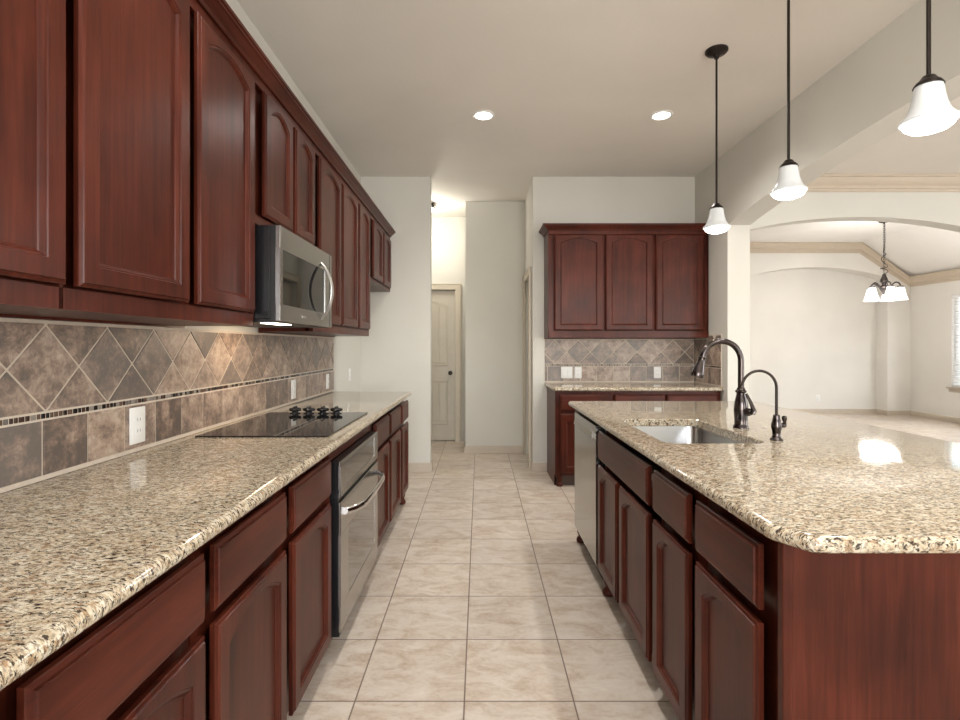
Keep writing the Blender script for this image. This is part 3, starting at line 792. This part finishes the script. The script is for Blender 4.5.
dm = MB(); frame(dm, -0.565, XO, 2.094, 2.850, 0.140, 0.662, 2.215, 2.765, 0.245, 0.530)
dd = dm.build('door', M['steely'], OV)
g = MB(); gl = rrect(2.216, 2.764, 0.246, 0.529, 0.03)
g.loops([[(-0.5648, a, z) for a, z in gl], [(XO-0.0015, a, z) for a, z in gl]])
g.build('window', M['ovenglass'], dd, smooth=False)
for (a, z, sa, sz) in ((2.215,0.245,1,1),(2.765,0.245,-1,1),(2.765,0.53,-1,-1),(2.215,0.53,1,-1)):
    pp = [(a, z)] + [(a + sa*0.031*(1-math.cos(t)), z + sz*0.031*(1-math.sin(t))) for t in [PI/2*k/6 for k in range(7)]]
    MB().loops([[(-0.5645, p, q) for p, q in pp], [(XO, p, q) for p, q in pp]]).build('window_corner', M['steely'], dd, smooth=False)
L = []
for i in range(25):
    t = i/24; b_ = min(1, math.sin(PI*t)*2.2) ** 0.7
    y = 2.150 + 0.650*t; x = XO + 0.006 + 0.048*b_ + 0.012*math.sin(PI*t)
    L.append([(x + 0.008*math.cos(a), y, 0.612 + 0.016*math.sin(a)) for a in [2*PI*k/12 for k in range(12)]])
MB().loops(L).build('handle', M['chrome'], dd)
MB().box(-0.565, -0.562, 2.098, 2.846, 0.1225, 0.136).build('bottom_vent', M['black'], OV)

# ------------------------------------------------------------------ dishwasher
DW = thing('dishwasher', 'stainless dishwasher with pocket handle at the far end of the island', 'dishwasher', (0.9, 3.05, 0))
MB(TI).box(2.742, 3.356, -0.58, -0.002, 0.105, 0.868).build('tub', M['black'], DW)
dp = MB(TI).box(2.744, 3.354, 0.0, 0.025, 0.140, 0.868, bev=0.0015).build('door', M['steel'], DW)
m = MB(TI); prof = [(0.024,0.792),(0.036,0.795),(0.040,0.800),(0.040,0.806),(0.036,0.822),(0.030,0.832),(0.024,0.836)]
m.loops([[(u, v, z) for v, z in prof] for u in (2.80, 3.30)]); m.build('handle', M['steel'], dp)
MB(TI).box(2.744, 3.354, -0.06, -0.045, 0.0, 0.104).build('kick_plate', M['black'], DW)

# ------------------------------------------------------------------ sink and taps
SK = thing('sink', 'stainless undermount sink set in the granite island', 'sink', (0.92, 2.355, 0.68))
def so(d, r=0.05): return rrect(SX0-d, SX1+d, SY0-d, SY1+d, max(0.012, r+d))
m = MB(); zz = lambda P, z: [(x, y, z) for x, y in P]
m.loops([zz(so(-0.03,0.05), 0.682), zz(so(0.006), 0.70), zz(so(0.010), 0.874), zz(so(0.020), 0.874), zz(so(0.020), 0.8785), zz(so(0.003), 0.8785), zz(so(0.001), 0.873), zz(so(-0.004), 0.715), zz(so(-0.012), 0.698), zz(so(-0.030), 0.690)])
m.build('bowl', M['sink'], SK, angle=50)
MB().lathe([(0.045,0.6905),(0.045,0.6935),(0.038,0.694),(0.030,0.6915)], 0.92, 2.40, 24).build('drain', M['chrome'], SK)
FX, FY, Z0 = 1.20, 2.40, 0.9145
F = thing('kitchen_faucet', 'tall gooseneck pull-down faucet in dark bronze beside the sink', 'faucet', (FX, FY, Z0))
MB().lathe([(0.034,0),(0.034,0.006),(0.030,0.012),(0.0275,0.02),(0.0285,0.045),(0.031,0.075),(0.030,0.10),(0.026,0.125),(0.020,0.150),(0.0185,0.160),(0.024,0.164),(0.025,0.170),(0.019,0.175),(0.016,0.185)], FX, FY, 24, cz=Z0).build('faucet_body', M['gun'], F)
Rg = 0.090; zc = 1.222
p = [(FX, FY, Z0+0.17), (FX, FY, 1.15), (FX, FY, zc)]
for i in range(1, 20):
    a = PI*0.93*i/19; p.append((FX - Rg + Rg*math.cos(a), FY - 0.004*i/19, zc + Rg*math.sin(a)))
MB().tube(p, 0.0135, 14).build('gooseneck', M['gun'], F)
e = Vector(p[-1]); d = (Vector(p[-1]) - Vector(p[-2])).normalized()
sh = [(0.0,0.0150),(0.006,0.0172),(0.011,0.0155),(0.020,0.0155),(0.048,0.022),(0.075,0.0285),(0.090,0.030),(0.098,0.0275)]
MB().tube([tuple(e + d*s) for s, r_ in sh], [r_ for s, r_ in sh], 18).build('spray_head', M['gun'], F)
hub = MB(); hub.tube([(FX+0.006, FY-0.012, Z0+0.078), (FX+0.018, FY-0.038, Z0+0.076), (FX+0.023, FY-0.048, Z0+0.076)], [0.018, 0.018, 0.013], 16)
hb = hub.build('lever_hub', M['gun'], F)
MB().tube([(FX+0.028, FY-0.046, Z0+0.070), (FX+0.036, FY-0.046, Z0+0.082), (FX+0.026, FY-0.038, Z0+0.118), (FX+0.010, FY-0.027, Z0+0.160)], [0.012, 0.011, 0.0075, 0.006], 10).build('lever', M['gun'], hb)
QX, QY = 1.184, 2.085
Q = thing('filter_faucet', 'small thin gooseneck water filter faucet near the sink', 'faucet', (QX, QY, Z0))
MB().lathe([(0.024,0),(0.024,0.004),(0.018,0.010),(0.0145,0.020),(0.016,0.035),(0.0195,0.05),(0.0195,0.062),(0.015,0.080),(0.0125,0.092),(0.0125,0.100),(0.007,0.103)], QX, QY, 20, cz=Z0).build('faucet_body', M['gun'], Q)
p = [(QX, QY, Z0+0.09), (QX, QY, 1.06), (QX, QY, 1.122)]
for i in range(1, 20):
    a = PI*0.93*i/19; p.append((QX - 0.069 + 0.069*math.cos(a), QY, 1.122 + 0.069*math.sin(a)))
MB().tube(p, 0.0055, 10).build('gooseneck', M['gun'], Q)
e = Vector(p[-1]); d = (Vector(p[-1]) - Vector(p[-2])).normalized()
MB().tube([tuple(e), tuple(e+d*0.006), tuple(e+d*0.014)], [0.0055, 0.0075, 0.0075], 10).build('spout_tip', M['gun'], Q)
hb = MB().tube([(QX, QY, Z0+0.060), (QX+0.028, QY-0.006, Z0+0.060), (QX+0.034, QY-0.007, Z0+0.061)], [0.010, 0.010, 0.006], 12).build('lever_hub', M['gun'], Q)
MB().tube([(QX+0.030, QY-0.006, Z0+0.062), (QX+0.029, QY-0.006, Z0+0.076), (QX+0.028, QY-0.006, Z0+0.084), (QX+0.028, QY-0.006, Z0+0.094), (QX+0.028, QY-0.006, Z0+0.099)], [0.006, 0.006, 0.0095, 0.0095, 0.004], 12).build('lever', M['gun'], hb)

# ------------------------------------------------------------------ pendants over the island
PX = 1.398
def pendant(y, label):
    r = thing('pendant_light', label, 'pendant light', (PX, y, 1.96), 'pendant lights over the island')
    MB().lathe([(0.064,CEIL-0.001),(0.064,CEIL-0.010),(0.055,CEIL-0.020),(0.030,CEIL-0.026),(0.016,CEIL-0.034),(0.013,CEIL-0.050)], PX, y, 28).build('canopy', M['bronze'], r)
    MB().tube([(PX, y, CEIL-0.045), (PX, y, 2.128)], 0.0062, 10).build('rod', M['bronze'], r)
    MB().lathe([(0.007,2.134),(0.016,2.130),(0.021,2.123),(0.024,2.118),(0.033,2.111),(0.0395,2.101),(0.040,2.098),(0.030,2.097)], PX, y, 28).build('cap', M['bronze'], r)
    gs = MB().lathe([(0.034,2.100),(0.0365,2.098),(0.039,2.082),(0.042,2.062),(0.047,2.040),(0.054,2.019),(0.063,2.005),(0.0725,1.996),(0.0755,1.991),(0.073,1.986),(0.066,1.983)], PX, y, 36, cap0=True, cap1=False).build('glass_shade', M['shade'], r)
    MB().lathe([(0.0665,1.9835),(0.062,1.973),(0.050,1.964),(0.028,1.957),(0.004,1.955)], PX, y, 32, cap0=False).build('diffuser', M['bulb'], r)
    return r
P1 = pendant(3.085, 'white bell pendant light farthest from the viewer, in front of the pillar')
P2 = copy_tree(P1, (PX, 2.366, 1.96), 'middle white bell pendant light of the three over the island')
P3 = copy_tree(P1, (PX, 1.628, 1.96), 'white bell pendant light nearest the viewer, largest of the three over the island')
for i, y in enumerate((3.085, 2.366, 1.628)):
    l = bpy.data.lights.new('pendant_lamp', 'POINT'); l.energy = 3.5; l.color = (1, 0.95, 0.89); l.shadow_soft_size = 0.05
    o = bpy.data.objects.new('pendant_lamp', l); COL.objects.link(o); o.location = (PX, y, 1.885)

# ------------------------------------------------------------------ recessed cans
def can(x, y, label):
    r = thing('recessed_light', label, 'ceiling light', (x, y, CEIL-0.012), 'recessed ceiling lights')
    MB().lathe([(0.062,CEIL-0.001),(0.062,CEIL-0.008),(0.072,CEIL-0.011),(0.084,CEIL-0.006),(0.086,CEIL-0.001)], x, y, 32, cap0=False, cap1=False).build('trim_ring', M['white'], r)
    MB().lathe([(0.0615,CEIL-0.001),(0.0615,CEIL-0.004),(0.030,CEIL-0.007),(0.003,CEIL-0.008)], x, y, 28).build('lens', M['can'], r)
    return r
can(0.03, 3.95, 'round recessed ceiling light above the aisle')
can(1.375, 3.95, 'round recessed ceiling light nearer the pendant lights')
for x, y in ((0.03, 3.95), (1.375, 3.95), (0.03, 1.2), (1.375, 0.6), (0.03, -1.5)):  # spots beyond the fitted pair are unseen, added for light
    l = bpy.data.lights.new('can_or_added_lamp', 'SPOT'); l.energy = 66; l.color = (1, 0.95, 0.90); l.shadow_soft_size = 0.06
    l.spot_size = math.radians(150); l.spot_blend = 0.9
    o = bpy.data.objects.new('can_or_added_lamp', l); COL.objects.link(o); o.location = (x, y, CEIL-0.02)

# ------------------------------------------------------------------ hall ceiling light
hx, hy_ = -0.70, 6.42
r = thing('hall_light', 'dark rimmed flush ceiling light half hidden behind the alcove wall', 'ceiling light', (hx, hy_, 2.93))
MB().lathe([(0.05,CEIL-0.001),(0.14,CEIL-0.003),(0.150,CEIL-0.030),(0.155,CEIL-0.040),(0.155,CEIL-0.058),(0.146,CEIL-0.062)], hx, hy_, 32, cap1=False).build('rim', M['bronze'], r)
MB().lathe([(0.146,CEIL-0.060),(0.12,CEIL-0.090),(0.07,CEIL-0.112),(0.004,CEIL-0.120)], hx, hy_, 32, cap0=False).build('glass_bowl', M['shade2'], r)
l = bpy.data.lights.new('hall_lamp', 'POINT'); l.energy = 15; l.color = (1, 0.94, 0.84); l.shadow_soft_size = 0.10
o = bpy.data.objects.new('hall_lamp', l); COL.objects.link(o); o.location = (hx, hy_, CEIL-0.30)

# ------------------------------------------------------------------ chandelier
HX, HYc, HZ = 6.19, 8.0, 3.20
C = thing('chandelier', 'five-shade bronze chandelier hanging in the dining room', 'chandelier', (HX, HYc, 2.0))
MB().lathe([(0.07,HZ-0.001),(0.07,HZ-0.012),(0.045,HZ-0.022),(0.015,HZ-0.030),(0.008,HZ-0.045)], HX, HYc, 24).build('canopy', M['bronze'], C)
m = MB(); z = HZ-0.06; k = 0
while z > 2.40:
    m.torus((HX, HYc, z), 0.016, 0.003, (1,0,0) if k % 2 else (0,1,0), 10, 6, 1.35); z -= 0.034; k += 1
m.build('chain', M['bronze'], C)
pts = [(HX+0.004, HYc-0.004, HZ-0.05), (HX+0.012, HYc, 2.9), (HX-0.006, HYc, 2.72)]
for i in range(26):
    t = i/25; pts.append((HX + 0.055*math.sin(5*PI*t)*(0.4+t*0.6), HYc-0.02*math.cos(4*PI*t), 2.70 - 0.32*t + 0.03*math.sin(9*t)))
MB().tube(pts, 0.0055, 6).build('slack_cord', M['bronze'], C)
MB().lathe([(0.006,2.40),(0.022,2.385),(0.030,2.35),(0.048,2.31),(0.055,2.28),(0.032,2.255),(0.028,2.225),(0.06,2.20),(0.066,2.17),(0.045,2.13),(0.022,2.10),(0.026,2.085),(0.004,2.07)], HX, HYc, 20).build('hub', M['bronze'], C)
for k in range(5):
    a = math.radians(112 + 72*k); ca, sa = math.cos(a), math.sin(a)
    pa = [(0.04,2.17),(0.07,2.195),(0.11,2.24),(0.145,2.26),(0.175,2.245),(0.193,2.215),(0.195,2.19)]
    ar = MB().tube([(HX+q*ca, HYc+q*sa, z) for q, z in pa], 0.010, 8).build('arm', M['bronze'], C)
    x, y = HX+0.195*ca, HYc+0.195*sa
    MB().lathe([(0.012,2.205),(0.036,2.198),(0.042,2.18),(0.040,2.172)], x, y, 18).build('socket_cap', M['bronze'], ar)
    MB().lathe([(0.040,2.178),(0.048,2.165),(0.057,2.12),(0.071,2.06),(0.088,2.005),(0.097,1.992),(0.094,1.990),(0.085,2.0)], x, y, 22, cap0=True, cap1=False).build('glass_shade', M['shade2'], ar)
l = bpy.data.lights.new('chandelier_lamp', 'POINT'); l.energy = 22; l.color = (1, 0.95, 0.90); l.shadow_soft_size = 0.25
o = bpy.data.objects.new('chandelier_lamp', l); COL.objects.link(o); o.location = (HX, HYc, 1.88)
l = bpy.data.lights.new('chandelier_glow', 'POINT'); l.energy = 26; l.color = (1, 0.96, 0.92); l.shadow_soft_size = 0.2
o = bpy.data.objects.new('chandelier_glow', l); COL.objects.link(o); o.location = (HX-0.3, HYc-0.3, 2.3)
